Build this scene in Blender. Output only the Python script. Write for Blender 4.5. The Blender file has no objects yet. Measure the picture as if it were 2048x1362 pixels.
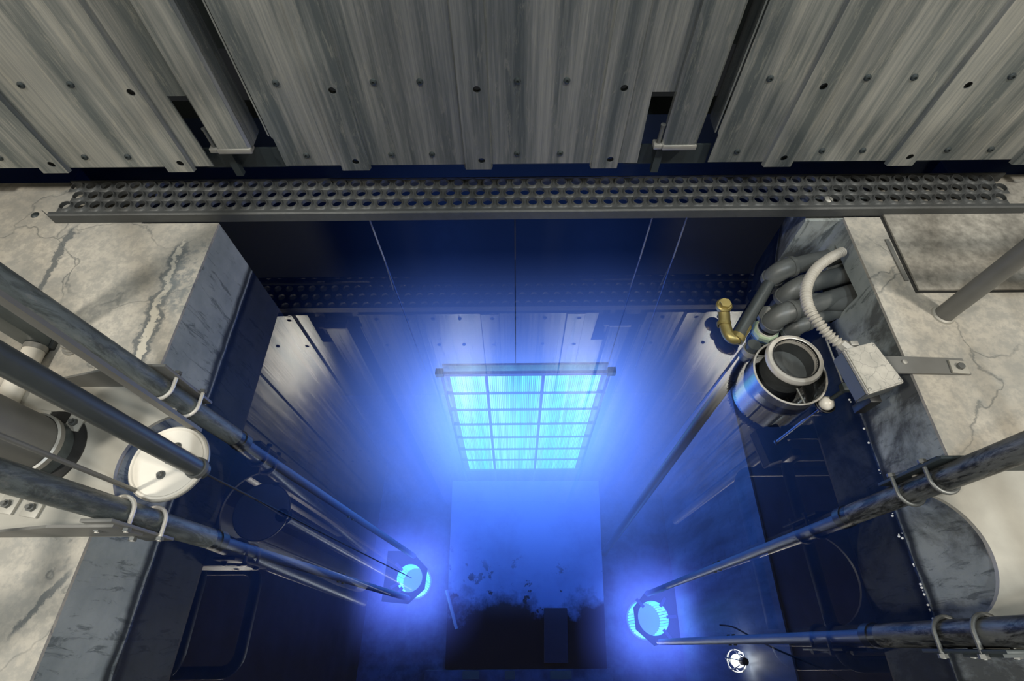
import bpy, bmesh, math, random
from mathutils import Vector, Matrix
random.seed(7)
S = bpy.context.scene
C = S.collection
PI = math.pi

# ------------------------------------------------------------------ camera
FPX, TILT, ROLL, CAMH = 1025.0, math.radians(30.7), math.radians(0.5), 2.0
_F = Vector((0, math.sin(TILT), -math.cos(TILT)))
_U0 = Vector((0, math.cos(TILT), math.sin(TILT)))
_R0 = Vector((1, 0, 0))
_R = _R0*math.cos(ROLL) - _U0*math.sin(ROLL)
_U = _R0*math.sin(ROLL) + _U0*math.cos(ROLL)
CAM = Vector((0, 0, CAMH))
cd = bpy.data.cameras.new('camera')
cd.sensor_width = 36.0
cd.lens = FPX/2048*36.0
cd.clip_start = 0.02
cam = bpy.data.objects.new('camera', cd)
cam.matrix_world = Matrix(((_R.x, _U.x, -_F.x, 0), (_R.y, _U.y, -_F.y, 0), (_R.z, _U.z, -_F.z, CAMH), (0, 0, 0, 1)))
C.objects.link(cam)
S.camera = cam


def P(u, v, z=None, X=None, Y=None):
    """Where the sight line through a photo point meets a plane of the room."""
    d = _R*((u-1024)/FPX) + _U*((681-v)/FPX) + _F
    t = (z-CAMH)/d.z if z is not None else (X/d.x if X is not None else Y/d.y)
    return CAM + d*t


# ------------------------------------------------------------------ world, lights, exposure
w = bpy.data.worlds.new('world'); S.world = w; w.use_nodes = True
w.node_tree.nodes['Background'].inputs[0].default_value = (0.9, 0.95, 1.0, 1)
w.node_tree.nodes['Background'].inputs[1].default_value = 0.012
S.view_settings.view_transform = 'Standard'
S.view_settings.look = 'None'
S.view_settings.gamma = 1
S.view_settings.use_curve_mapping = False
S.view_settings.exposure = 0.0
S.cycles.max_bounces = 6
S.cycles.diffuse_bounces = 3
S.cycles.glossy_bounces = 4
S.cycles.transparent_max_bounces = 16
S.cycles.volume_bounces = 0
S.cycles.sample_clamp_indirect = 4.0
S.cycles.use_denoising = True


def area(name, loc, sx, sy, power, col, target=None):
    l = bpy.data.lights.new(name, 'AREA'); l.shape = 'RECTANGLE'; l.size = sx; l.size_y = sy
    l.energy = power; l.color = col
    o = bpy.data.objects.new(name, l); C.objects.link(o); o.location = loc
    d = (Vector(target)-Vector(loc)) if target else Vector((0, 0, -1))
    o.rotation_euler = d.to_track_quat('-Z', 'Y').to_euler()
    return o


WARM = (1.0, 0.94, 0.83)
COOL = (0.88, 0.96, 1.0)
area('ceiling_lamp_light', (-0.8, -0.7, 5.5), .22, .22, 88, COOL)
area('ceiling_lamp_light', (1.1, -0.7, 5.5), .22, .22, 88, COOL)
area('ceiling_lamp_light', (3.5, -1.0, 5.3), .4, .4, 265, WARM)
area('ceiling_lamp_light', (-3.5, -1.0, 5.3), .4, .4, 265, WARM)

# ------------------------------------------------------------------ mesh helpers


class MB:
    def __init__(self):
        self.bm = bmesh.new()

    def quadring(self, rings, close=False, cap=True):
        vs = [[self.bm.verts.new(p) for p in r] for r in rings]
        n = len(vs[0]); m = len(vs)
        for i in range(m if close else m-1):
            a, b = vs[i], vs[(i+1) % m]
            for k in range(n):
                self.bm.faces.new((a[k], a[(k+1) % n], b[(k+1) % n], b[k]))
        if cap and not close:
            self.bm.faces.new(list(reversed(vs[0]))); self.bm.faces.new(vs[-1])
        return self

    def box(self, lo, hi, bev=0.0, mat=None):
        x0, y0, z0 = lo; x1, y1, z1 = hi
        p = [(x0, y0, z0), (x1, y0, z0), (x1, y1, z0), (x0, y1, z0), (x0, y0, z1), (x1, y0, z1), (x1, y1, z1), (x0, y1, z1)]
        if mat: p = [mat @ Vector(q) for q in p]
        v = [self.bm.verts.new(q) for q in p]
        fs = [self.bm.faces.new([v[i] for i in f]) for f in ((0, 3, 2, 1), (4, 5, 6, 7), (0, 1, 5, 4), (1, 2, 6, 5), (2, 3, 7, 6), (3, 0, 4, 7))]
        if bev:
            es = list({e for f in fs for e in f.edges})
            bmesh.ops.bevel(self.bm, geom=es, offset=bev, segments=2, profile=.5, affect='EDGES')
        return self

    def tube(self, pts, r, n=14, close=False, cap=True):
        pts = [Vector(p) for p in pts]; m = len(pts)
        rs = r if isinstance(r, (list, tuple)) else [r]*m
        rings = []; nrm = None
        for i, p in enumerate(pts):
            if close: t = pts[(i+1) % m]-pts[i-1]
            else: t = pts[min(i+1, m-1)]-pts[max(i-1, 0)]
            t.normalize()
            if nrm is None:
                nrm = t.orthogonal().normalized()
            else:
                nrm = (nrm - t*nrm.dot(t))
                nrm = nrm.normalized() if nrm.length > 1e-6 else t.orthogonal().normalized()
            b = t.cross(nrm)
            rings.append([p + (nrm*math.cos(2*PI*k/n)+b*math.sin(2*PI*k/n))*rs[i] for k in range(n)])
        return self.quadring(rings, close, cap)

    def cyl(self, a, b, r, n=20, r2=None):
        a = Vector(a); b = Vector(b)
        d = (b-a).normalized(); u = d.orthogonal().normalized(); w_ = d.cross(u)
        r2 = r if r2 is None else r2
        R = lambda c, q: [c+(u*math.cos(2*PI*k/n)+w_*math.sin(2*PI*k/n))*q for k in range(n)]
        return self.quadring([R(a, r), R(b, r2)])

    def lathe(self, prof, c=(0, 0, 0), n=48, close=False, cap=False, axis=None):
        """prof: (radius, height) along z or along axis."""
        c = Vector(c); d = Vector(axis).normalized() if axis else Vector((0, 0, 1))
        u = d.orthogonal().normalized() if axis else Vector((1, 0, 0)); w_ = d.cross(u)
        rings = [[c + (u*math.cos(2*PI*k/n)+w_*math.sin(2*PI*k/n))*r + d*h for k in range(n)] for r, h in prof]
        return self.quadring(rings, close, cap)

    def sphere(self, c, r, n=16, sq=(1, 1, 1)):
        m = Matrix.Translation(c) @ Matrix.Diagonal((*sq, 1))
        bmesh.ops.create_uvsphere(self.bm, u_segments=n, v_segments=max(6, n//2), radius=r, matrix=m)
        return self

    def plate(self, outer, holes, fn, t):
        """Flat sheet with holes: 2-D outlines mapped by fn(x, y, depth), thickness t."""
        bm = bmesh.new(); es = []
        for loop in [outer]+holes:
            vs = [bm.verts.new((p[0], p[1], 0)) for p in loop]
            es += [bm.edges.new((vs[i], vs[(i+1) % len(vs)])) for i in range(len(vs))]
        bmesh.ops.triangle_fill(bm, edges=es, use_beauty=True)
        fs = list(bm.faces)
        g = bmesh.ops.extrude_face_region(bm, geom=fs)
        for v in [x for x in g['geom'] if isinstance(x, bmesh.types.BMVert)]:
            v.co.z = t
        mp = {}
        for v in bm.verts: mp[v] = self.bm.verts.new(fn(v.co.x, v.co.y, v.co.z))
        for f in bm.faces: self.bm.faces.new([mp[v] for v in f.verts])
        bm.free()
        return self

    def build(self, name, mat, parent=None, smooth=35, tri=False):
        bmesh.ops.recalc_face_normals(self.bm, faces=self.bm.faces)
        me = bpy.data.meshes.new(name); self.bm.to_mesh(me); self.bm.free()
        if smooth:
            for p in me.polygons: p.use_smooth = True
            me.set_sharp_from_angle(angle=math.radians(smooth))
        for m in (mat if isinstance(mat, (list, tuple)) else [mat]): me.materials.append(m)
        o = bpy.data.objects.new(name, me); C.objects.link(o)
        if parent is not None:
            o.parent = parent
            if not parent.get('_local'):
                o.matrix_parent_inverse = Matrix.Translation(-parent.location)
        return o


def circle(cx, cy, r, n=18, a0=0.0):
    return [(cx+r*math.cos(a0+2*PI*k/n), cy+r*math.sin(a0+2*PI*k/n)) for k in range(n)]


def tag(o, label=None, cat=None, group=None, kind=None):
    if label: o['label'] = label
    if cat: o['category'] = cat
    if group: o['group'] = group
    if kind: o['kind'] = kind
    return o


def thing(name, label, cat, loc=(0, 0, 0), group=None):
    o = bpy.data.objects.new(name, None); C.objects.link(o)
    o.location = loc; o.empty_display_size = .1
    return tag(o, label, cat, group)


def arc(c, u, v, r, a0, a1, n=10):
    c = Vector(c); u = Vector(u); v = Vector(v)
    return [c+u*(r*math.cos(a0+(a1-a0)*k/n))+v*(r*math.sin(a0+(a1-a0)*k/n)) for k in range(n+1)]


def bez(pts, n=10):
    """Catmull-Rom through points."""
    p = [Vector(q) for q in pts]; p = [p[0]*2-p[1]]+p+[p[-1]*2-p[-2]]; out = []
    for i in range(1, len(p)-2):
        for k in range(n):
            t = k/n
            out.append(.5*((2*p[i])+(p[i+1]-p[i-1])*t+(2*p[i-1]-5*p[i]+4*p[i+1]-p[i+2])*t*t+(3*p[i]-p[i-1]-3*p[i+1]+p[i+2])*t**3))
    return out+[p[-2]]


# ------------------------------------------------------------------ materials


class NT:
    def __init__(self, name):
        self.m = bpy.data.materials.new(name); self.m.use_nodes = True
        self.t = self.m.node_tree; self.n = self.t.nodes; self.l = self.t.links
        self.n.clear(); self.out = self.n.new('ShaderNodeOutputMaterial')

    def node(self, typ, ins=None, **props):
        nd = self.n.new(typ)
        for k, v in props.items(): setattr(nd, k, v)
        for k, v in (ins or {}).items(): self.set(nd.inputs[k], v)
        return nd

    def set(self, sock, v):
        if isinstance(v, bpy.types.NodeSocket): self.l.new(v, sock)
        else: sock.default_value = v

    def obj(self):
        return self.node('ShaderNodeTexCoord').outputs['Object']

    def pos(self):
        return self.node('ShaderNodeNewGeometry').outputs['Position']

    def scale(self, vec, s):
        return self.node('ShaderNodeVectorMath', {0: vec, 1: s}, operation='MULTIPLY').outputs[0]

    def noise(self, vec, sc, det=4, rough=.55, dist=0):
        return self.node('ShaderNodeTexNoise', {'Vector': vec, 'Scale': sc, 'Detail': det, 'Roughness': rough, 'Distortion': dist}).outputs[0]

    def math(self, op, a, b=0.0, c=0.0):
        return self.node('ShaderNodeMath', {0: a, 1: b, 2: c}, operation=op).outputs[0]

    def ramp(self, fac, stops):
        r = self.node('ShaderNodeValToRGB', {'Fac': fac}); e = r.color_ramp.elements
        while len(e) < len(stops): e.new(.5)
        for i, (p, c) in enumerate(stops):
            e[i].position = p; e[i].color = (c, c, c, 1) if isinstance(c, (int, float)) else (*c, 1)
        return r.outputs[0]

    def mix(self, fac, a, b, mode='MIX'):
        nd = self.node('ShaderNodeMix', data_type='RGBA', blend_type=mode)
        c4 = lambda c: (*c, 1) if isinstance(c, tuple) and len(c) == 3 else c
        self.set(nd.inputs[0], fac); self.set(nd.inputs[6], c4(a)); self.set(nd.inputs[7], c4(b))
        return nd.outputs[2]

    def bump(self, h, st=.3, d=.01):
        return self.node('ShaderNodeBump', {'Height': h, 'Strength': st, 'Distance': d}).outputs[0]

    def bsdf(self, col, rough=.5, metal=0.0, normal=None, spec=.5, aniso=None):
        nd = self.node('ShaderNodeBsdfPrincipled', {'Roughness': rough, 'Metallic': metal})
        self.set(nd.inputs['Base Color'], (*col, 1) if isinstance(col, tuple) and len(col) == 3 else col)
        nd.inputs['Specular IOR Level'].default_value = spec
        if normal is not None: self.set(nd.inputs['Normal'], normal)
        self.l.new(nd.outputs[0], self.out.inputs[0])
        return nd

    def line(self, pos, p, q, wd, amp):
        """1 on a wandering line on the floor from p to q."""
        p = Vector((p[0], p[1])); q = Vector((q[0], q[1])); d = (q-p); L = d.length; d /= L
        nv = Vector((-d.y, d.x))
        s = self.node('ShaderNodeVectorMath', {0: pos, 1: (nv.x, nv.y, 0)}, operation='DOT_PRODUCT').outputs['Value']
        t = self.node('ShaderNodeVectorMath', {0: pos, 1: (d.x, d.y, 0)}, operation='DOT_PRODUCT').outputs['Value']
        s = self.math('SUBTRACT', s, nv.dot(p)); t = self.math('SUBTRACT', t, d.dot(p))
        nz = self.math('MULTIPLY', self.math('SUBTRACT', self.noise(pos, 9, 9, .72), .5), amp)
        s = self.math('ABSOLUTE', self.math('ADD', s, nz))
        a = self.math('SUBTRACT', 1.0, self.math('DIVIDE', s, wd)); a = self.math('MAXIMUM', a, 0)
        sm = lambda q: self.math('MINIMUM', self.math('MAXIMUM', self.math('DIVIDE', q, .10), 0.0), 1.0)
        e = self.math('MULTIPLY', sm(t), sm(self.math('SUBTRACT', L, t)))
        return self.math('MULTIPLY', a, e)


def simple(name, col, rough=.5, metal=0.0, var=.25, sc=25, bump=.15, spec=.5, stretch=(1, 1, 1), dark=.55):
    t = NT(name); v = t.scale(t.obj(), stretch)
    n = t.noise(v, sc, 6, .65)
    n2 = t.noise(v, sc*.22, 4, .6)
    f = t.ramp(t.math('MULTIPLY', n, n2), [(.12, 0), (.42, 1)])
    d = tuple(c*dark for c in col)
    c = t.mix(f, t.mix(var, col, d), col)
    t.bsdf(c, t.math('ADD', t.math('MULTIPLY', n, .2), rough-.1), metal, t.bump(n, bump, .004) if bump else None, spec)
    return t.m


def mat_alu():
    t = NT('brushed_aluminium'); p = t.pos()
    n1 = t.noise(t.scale(p, (110, 110, 1.6)), 1.0, 6, .7)
    n2 = t.noise(t.scale(p, (11, 11, .5)), 1.0, 6, .68)
    n3 = t.noise(t.scale(p, (55, 55, 9)), 1.0, 8, .75, .5)
    f = t.ramp(n1, [(.3, .0), (.7, 1)])
    c = t.mix(f, (.27, .29, .29), (.52, .515, .48))
    c = t.mix(t.ramp(n2, [(.38, .92), (.57, 0)]), c, (.135, .16, .168))
    c = t.mix(t.math('MULTIPLY', t.ramp(n3, [(.54, 0), (.66, 1)]), .45), c, (.54, .52, .45))
    t.bsdf(c, t.math('ADD', t.math('MULTIPLY', n1, .20), .12), .68, t.bump(n1, .07, .002))
    return t.m


def mat_concrete():
    t = NT('worn_concrete'); p = t.pos()
    pf = t.scale(p, (1, 1, 1))
    n1 = t.noise(pf, 3.2, 8, .62); n2 = t.noise(pf, 28, 6, .7); n3 = t.noise(pf, 1.3, 5, .6)
    c = t.mix(t.ramp(n1, [(.36, 0), (.64, 1)]), (.27, .257, .225), (.44, .405, .345))
    c = t.mix(t.math('MULTIPLY', t.ramp(n2, [(.42, 1), (.58, 0)]), .55), c, (.21, .21, .195))
    c = t.mix(t.math('MULTIPLY', t.ramp(n3, [(.54, 0), (.68, 1)]), .5), c, (.22, .23, .225))
    vo = t.node('ShaderNodeTexVoronoi', {'Vector': t.node('ShaderNodeVectorMath', {0: pf, 1: t.scale(t.node('ShaderNodeTexNoise', {'Vector': pf, 'Scale': 4.0, 'Detail': 6.0}).outputs[1], (.35, .35, .35))}, operation='ADD').outputs[0], 'Scale': 1.7}, feature='DISTANCE_TO_EDGE').outputs[0]
    ck = t.math('MULTIPLY', t.ramp(vo, [(.0, 1), (.011, 0)]), t.ramp(n3, [(.42, 0), (.56, 1)]))
    c = t.mix(t.math('MULTIPLY', ck, .75), c, (.09, .10, .10))
    for a, b, wd, am in ((P(158, 440, z=.337), P(58, 612, z=.337), .022, .12), (P(372, 470, z=.337), P(240, 800, z=.337), .045, .16), (P(160, 1120, z=.337), P(0, 1300, z=.337), .016, .10)):
        ln = t.line(p, a, b, wd, am)
        c = t.mix(t.math('MULTIPLY', t.ramp(ln, [(.15, 0), (.45, 1)]), .85), c, (.085, .095, .10))
    ln = t.line(p, P(372, 470, z=.337), P(240, 800, z=.337), .016, .16)
    c = t.mix(t.math('MULTIPLY', t.ramp(ln, [(.1, 0), (.4, 1)]), .9), c, (.46, .43, .36))
    # dark weathered rim beside the left pool edge
    a = t.line(p, P(415, 470, z=.337), P(350, 640, z=.337), .16, .12)
    c = t.mix(t.math('MULTIPLY', t.math('MULTIPLY', t.ramp(a, [(.1, 0), (.6, 1)]), t.ramp(n2, [(.40, 1), (.58, .25)])), .75), c, (.13, .145, .15))
    a = t.line(p, P(165, 1110, z=.337), P(60, 1175, z=.337), .06, .10)
    c = t.mix(t.math('MULTIPLY', t.ramp(a, [(.1, 0), (.7, 1)]), .7), c, (.10, .105, .105))
    h = t.math('ADD', t.math('MULTIPLY', n2, .6), t.math('MULTIPLY', ck, -1.5))
    t.bsdf(c, .72, 0, t.bump(h, .35, .006), .25)
    return t.m


def mat_pole(name, lo, hi, stain, amount):
    t = NT(name); p = t.obj()
    a = t.noise(t.scale(p, (9, 9, 2.2)), 1.0, 8, .7); b = t.noise(t.scale(p, (40, 40, 14)), 1.0, 6, .7); g = t.noise(t.scale(p, (22, 22, 5)), 1.0, 8, .75, .6)
    c = t.mix(t.ramp(a, [(.35, 0), (.65, 1)]), lo, hi)
    c = t.mix(t.math('MULTIPLY', t.ramp(g, [(.44, 1), (.54, 0)]), amount), c, stain)
    c = t.mix(t.math('MULTIPLY', t.ramp(b, [(.56, 0), (.66, 1)]), .35), c, (.26, .255, .235))
    t.bsdf(c, t.math('ADD', t.math('MULTIPLY', b, .25), .26), .3, t.bump(g, .25, .004))
    return t.m


def mat_poolwall():
    t = NT('stained_pool_wall'); p = t.pos()
    drip = t.noise(t.scale(p, (30, 30, 6)), 1.0, 6, .7, .9)
    n = t.noise(p, 6, 6, .6)
    c = t.mix(t.ramp(n, [(.35, 0), (.65, 1)]), (.19, .215, .215), (.27, .295, .29))
    c = t.mix(t.math('MULTIPLY', t.ramp(drip, [(.37, 1), (.45, 0)]), .65), c, (.05, .06, .06))
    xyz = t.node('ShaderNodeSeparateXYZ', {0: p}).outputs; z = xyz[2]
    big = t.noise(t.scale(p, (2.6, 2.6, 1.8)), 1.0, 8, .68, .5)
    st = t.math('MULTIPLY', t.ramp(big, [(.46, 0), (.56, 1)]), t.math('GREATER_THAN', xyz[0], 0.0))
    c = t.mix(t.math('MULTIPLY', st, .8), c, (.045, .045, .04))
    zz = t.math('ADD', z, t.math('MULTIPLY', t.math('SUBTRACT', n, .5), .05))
    c = t.mix(t.ramp(t.math('ADD', zz, .01), [(.0, 1), (.012, 0)]), c, t.mix(t.ramp(n, [(.35, 0), (.65, 1)]), (.018, .019, .02), (.04, .042, .045)))  # underwater dimness put into the colour: wall near black below the waterline
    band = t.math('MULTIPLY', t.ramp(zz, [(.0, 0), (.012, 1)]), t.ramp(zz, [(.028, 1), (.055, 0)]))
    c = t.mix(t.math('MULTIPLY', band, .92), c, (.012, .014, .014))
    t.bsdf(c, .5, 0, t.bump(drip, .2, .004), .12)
    return t.m


def mat_liner(name, base, dark, rough=.45):
    t = NT(name); p = t.pos()
    n = t.noise(t.scale(p, (7, 7, 1.2)), 1.0, 6, .6); n2 = t.noise(p, 14, 5, .65)
    c = t.mix(t.ramp(n, [(.35, 0), (.66, 1)]), dark, base)
    c = t.mix(t.math('MULTIPLY', t.ramp(n2, [(.55, 0), (.62, 1)]), .35), c, dark)
    t.bsdf(c, rough, 0, None, .4)
    return t.m


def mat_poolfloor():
    t = NT('mottled_floor_plate'); p = t.pos()
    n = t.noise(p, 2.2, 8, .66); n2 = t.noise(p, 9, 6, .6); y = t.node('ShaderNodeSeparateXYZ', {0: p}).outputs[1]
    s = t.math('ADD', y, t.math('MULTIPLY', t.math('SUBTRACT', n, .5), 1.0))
    sl = t.ramp(s, [(.26, 1), (.44, 0)])  # plate turns dark towards its near end, with an irregular edge
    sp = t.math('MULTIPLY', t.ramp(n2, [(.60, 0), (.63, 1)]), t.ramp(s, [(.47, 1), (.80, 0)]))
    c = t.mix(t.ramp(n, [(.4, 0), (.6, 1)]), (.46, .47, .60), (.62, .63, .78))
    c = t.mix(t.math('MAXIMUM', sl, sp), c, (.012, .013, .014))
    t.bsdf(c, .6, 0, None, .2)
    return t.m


def mat_crackpaint():
    t = NT('cracked_paint'); p = t.obj()
    v = t.node('ShaderNodeVectorMath', {0: p, 1: t.scale(t.node('ShaderNodeTexNoise', {'Vector': p, 'Scale': 14.0, 'Detail': 4.0}).outputs[1], (.06, .06, .06))}, operation='ADD').outputs[0]
    vo = t.node('ShaderNodeTexVoronoi', {'Vector': v, 'Scale': 26.0}, feature='DISTANCE_TO_EDGE').outputs[0]
    n = t.noise(p, 18, 5)
    c = t.mix(t.ramp(n, [(.3, 0), (.7, 1)]), (.29, .278, .245), (.42, .395, .345))
    c = t.mix(t.math('MULTIPLY', t.ramp(vo, [(.0, 1), (.035, 0)]), .7), c, (.16, .16, .15))
    t.bsdf(c, .65, 0, t.bump(vo, .2, .002), .3)
    return t.m


def mat_emit(name, col, st):
    t = NT(name)
    e = t.node('ShaderNodeEmission', {'Color': (*col, 1), 'Strength': st})
    t.l.new(e.outputs[0], t.out.inputs[0])
    return t.m


def mat_pencils(name, st, stripe, along):
    t = NT(name); p = t.pos()
    v = t.scale(p, along)
    n = t.noise(v, stripe, 3, .7)
    n2 = t.noise(v, stripe*.13, 2, .5)
    c = t.mix(t.ramp(n2, [(.42, 0), (.66, 1)]), (.17, .80, .42), (.48, .96, .44))
    f = t.math('MULTIPLY', t.ramp(n, [(.3, .55), (.7, 1.25)]), st)
    e = t.node('ShaderNodeEmission', {'Color': c, 'Strength': f})
    t.l.new(e.outputs[0], t.out.inputs[0])
    return t.m


def mat_glow(name, half, sig, amp, col, tail=None):
    """Light given off inside the water around a source: falls off with distance from it."""
    t = NT(name)
    p = t.obj()
    a = t.node('ShaderNodeVectorMath', {0: p}, operation='ABSOLUTE').outputs[0]
    a = t.node('ShaderNodeVectorMath', {0: a, 1: half}, operation='SUBTRACT').outputs[0]
    a = t.node('ShaderNodeVectorMath', {0: a, 1: (0, 0, 0)}, operation='MAXIMUM').outputs[0]
    d = t.node('ShaderNodeVectorMath', {0: a}, operation='LENGTH').outputs['Value']
    q = t.math('POWER', t.math('DIVIDE', d, sig), 2.0)
    g = t.math('MULTIPLY', t.math('EXPONENT', t.math('MULTIPLY', q, -1.0)), amp)
    if tail:
        s2, a2, far = tail
        h = t.math('MULTIPLY', t.math('EXPONENT', t.math('MULTIPLY', t.math('DIVIDE', d, s2), -1.0)), a2)
        h = t.math('MULTIPLY', h, t.ramp(t.math('DIVIDE', d, far), [(.5, 1), (1, 0)]))
        g = t.math('ADD', g, h)
    e = t.node('ShaderNodeEmission', {'Color': (*col, 1), 'Strength': g})
    t.l.new(e.outputs[0], t.out.inputs[1])
    return t.m


WATER_F0, WATER_TINT = .085, (.23, .25, .34)


def mat_water():
    t = NT('pool_water')
    g = t.node('ShaderNodeNewGeometry')
    c = t.math('ABSOLUTE', t.node('ShaderNodeVectorMath', {0: g.outputs['Incoming'], 1: (0, 0, 1)}, operation='DOT_PRODUCT').outputs['Value'])
    k = t.math('POWER', t.math('SUBTRACT', 1.0, c), 5.0)
    f = t.math('ADD', t.math('MULTIPLY', k, 1-WATER_F0), WATER_F0)
    tr = t.node('ShaderNodeBsdfTransparent', {'Color': (*WATER_TINT, 1)})
    gl = t.node('ShaderNodeBsdfGlossy', {'Color': (1, 1, 1, 1), 'Roughness': .0})
    mx = t.node('ShaderNodeMixShader', {0: f})
    t.l.new(tr.outputs[0], mx.inputs[1]); t.l.new(gl.outputs[0], mx.inputs[2]); t.l.new(mx.outputs[0], t.out.inputs[0])
    ab = t.node('ShaderNodeVolumeAbsorption', {'Color': (.05, .45, .88, 1), 'Density': .55})
    t.l.new(ab.outputs[0], t.out.inputs[1])
    return t.m


M = dict(
    polel=mat_pole('grimy_pole_steel', (.075, .088, .09), (.17, .195, .195), (.03, .034, .035), .6), poler=mat_pole('flaking_pole_steel', (.05, .055, .055), (.15, .155, .15), (.010, .011, .011), .95),
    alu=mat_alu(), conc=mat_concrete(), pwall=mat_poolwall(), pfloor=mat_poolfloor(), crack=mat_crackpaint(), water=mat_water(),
    liner=mat_liner('steel_liner', (.30, .32, .34), (.10, .11, .12)), bed=mat_liner('pool_bed', (.22, .235, .27), (.06, .065, .075), .6),
    dark=simple('dark_steel', (.035, .045, .048), .5, .3), black=simple('black_rubber', (.012, .012, .012), .45),
    galv=simple('galvanised_steel', (.072, .076, .076), .5, .3, .5, 40, .4),
    pole=simple('grimy_pole_steel', (.14, .165, .168), .42, .3, .8, 7, .1, stretch=(1.5, 1.5, .5), dark=.2),
    tube=simple('dark_tube_steel', (.07, .08, .082), .34, .3, .5, 12), ltube=simple('wet_tube_steel', (.42, .44, .50), .5, .0, .4, 12),
    plate=simple('painted_steel_plate', (.38, .365, .32), .5, .1, .5, 8, .06), gus=simple('grey_gusset_steel', (.17, .17, .16), .5, .2, .5, 9, .05),
    white=simple('white_enamel', (.72, .68, .60), .35, .0, .2, 10, .03), zinc=simple('dull_zinc', (.36, .35, .32), .45, .5, .4, 30),
    bolt=simple('bolt_steel', (.15, .155, .15), .45, .5, .5, 60), hatch=simple('mottled_hatch', (.36, .34, .295), .7, 0, .95, 30, .2, dark=.3),
    pvc=simple('grey_pvc', (.10, .107, .105), .42, 0, .4, 22, .1), brass=simple('old_brass', (.36, .29, .11), .4, .7, .5, 20),
    green=simple('pale_green_plastic', (.42, .52, .36), .4, 0, .3, 20), conduit=simple('beige_conduit', (.40, .375, .325), .5, 0, .5, 30),
    steel=simple('satin_steel', (.42, .43, .42), .25, .9, .3, 12, .05), rim=simple('pale_rim', (.66, .62, .55), .35, .3, .3, 25),
    wallp=simple('room_wall_paint', (.30, .285, .25), .8, 0, .4, 2, 0), ceil=simple('dark_ceiling', (.16, .15, .13), .85, 0, .4, 3, 0),
    rack=simple('rack_frame_steel', (.30, .34, .38), .4, .3, .3, 10, 0), cord=simple('black_cord', (.01, .01, .01), .6),
    cable=simple('wire_rope', (.30, .32, .36), .35, .6, .3, 60), debris=simple('pale_grit', (.30, .30, .28), .7, 0, .5, 80),
    bubble=simple('white_froth', (.85, .85, .83), .3, 0, .1, 10, 0), yellow=simple('faded_yellow_paint', (.32, .30, .16), .7, 0, .5, 14),
)
Z0 = .337      # deck level above the water
ZB = -3.1      # pool bed
YP = 1.705     # face of the aluminium panels

# ------------------------------------------------------------------ setting
L = lambda y: -1.281 - (1.6-y)*.022        # pool edges
Rr = lambda y: 1.459 - (1.6-y)*.014
BK, NR = 2.35, -1.6
mb = MB()
fl = lambda x, y, d: (x, y, Z0-.012+d)
mb.plate([(-5, NR), (L(NR), NR), (L(1.6), 1.6), (-1.62, 1.6), (-1.62, 1.86), (-5, 1.86)], [], fl, .012)
mb.plate([(5, NR), (5, 1.86), (1.78, 1.86), (1.78, 1.6), (Rr(1.6), 1.6), (Rr(NR), NR)], [], fl, .012)
mb.plate([(-5, -4), (5, -4), (5, NR), (-5, NR)], [], fl, .012)
tag(mb.build('floor', M['conc'], smooth=0), kind='structure')

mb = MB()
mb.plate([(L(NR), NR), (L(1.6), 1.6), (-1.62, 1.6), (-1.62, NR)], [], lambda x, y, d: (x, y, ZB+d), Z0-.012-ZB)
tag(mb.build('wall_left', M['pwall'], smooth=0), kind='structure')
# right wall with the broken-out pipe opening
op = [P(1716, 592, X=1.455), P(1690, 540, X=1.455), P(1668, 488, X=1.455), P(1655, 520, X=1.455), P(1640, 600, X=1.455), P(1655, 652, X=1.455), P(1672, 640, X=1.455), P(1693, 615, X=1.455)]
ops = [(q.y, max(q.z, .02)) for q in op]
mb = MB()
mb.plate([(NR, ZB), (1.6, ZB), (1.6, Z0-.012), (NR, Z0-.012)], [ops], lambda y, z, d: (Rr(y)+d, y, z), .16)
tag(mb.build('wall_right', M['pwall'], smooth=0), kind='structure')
mb = MB()
ys = [q[0] for q in ops]
y0, y1 = min(ys)-.12, max(ys)+.06
mb.box((1.95, y0, -.15), (2.0, y1, .32)).box((1.60, y0-.03, -.15), (2.0, y0, .32)).box((1.60, y1, -.15), (2.0, y1+.03, .32)).box((1.60, y0, -.18), (2.0, y1, -.15))
tag(mb.build('trim_1', M['black'], smooth=0), kind='structure')
mb = MB().box((-2.6, BK, ZB), (2.6, BK+.15, Z0-.02)).box((-2.6, 1.86, ZB), (-2.45, BK, Z0-.02)).box((2.45, 1.86, ZB), (2.6, BK, Z0-.02))
tag(mb.build('wall_back', M['dark'], smooth=0), kind='structure')
mb = MB().box((-1.62, NR-.15, ZB), (1.7, NR, Z0-.012))
tag(mb.build('wall_near', M['bed'], smooth=0), kind='structure')
mb = MB().box((-2.6, NR-.15, ZB-.15), (2.6, BK+.15, ZB))
tag(mb.build('pool_floor', M['bed'], smooth=0), kind='structure')
# curb return at the far right corner
mb = MB().plate([(1.30, 1.6), (1.459, 1.6), (1.62, 1.72), (1.62, 1.86), (1.40, 1.86)], [], lambda x, y, d: (x, y, -.4+d), Z0-.02+.4)
tag(mb.build('trim_2', M['pwall'], smooth=0), kind='structure')
# bare steel sheet lining the lower right wall
mb = MB().quadring([[(Rr(y)-.012, y, ZB+.02), (Rr(y)-.001, y, ZB+.02), (Rr(y)-.001, y, -1.1), (Rr(y)-.012, y, -1.1)] for y in (-1.55, 1.59)])
tag(mb.build('trim_4', M['liner'], smooth=0), kind='structure')
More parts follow.
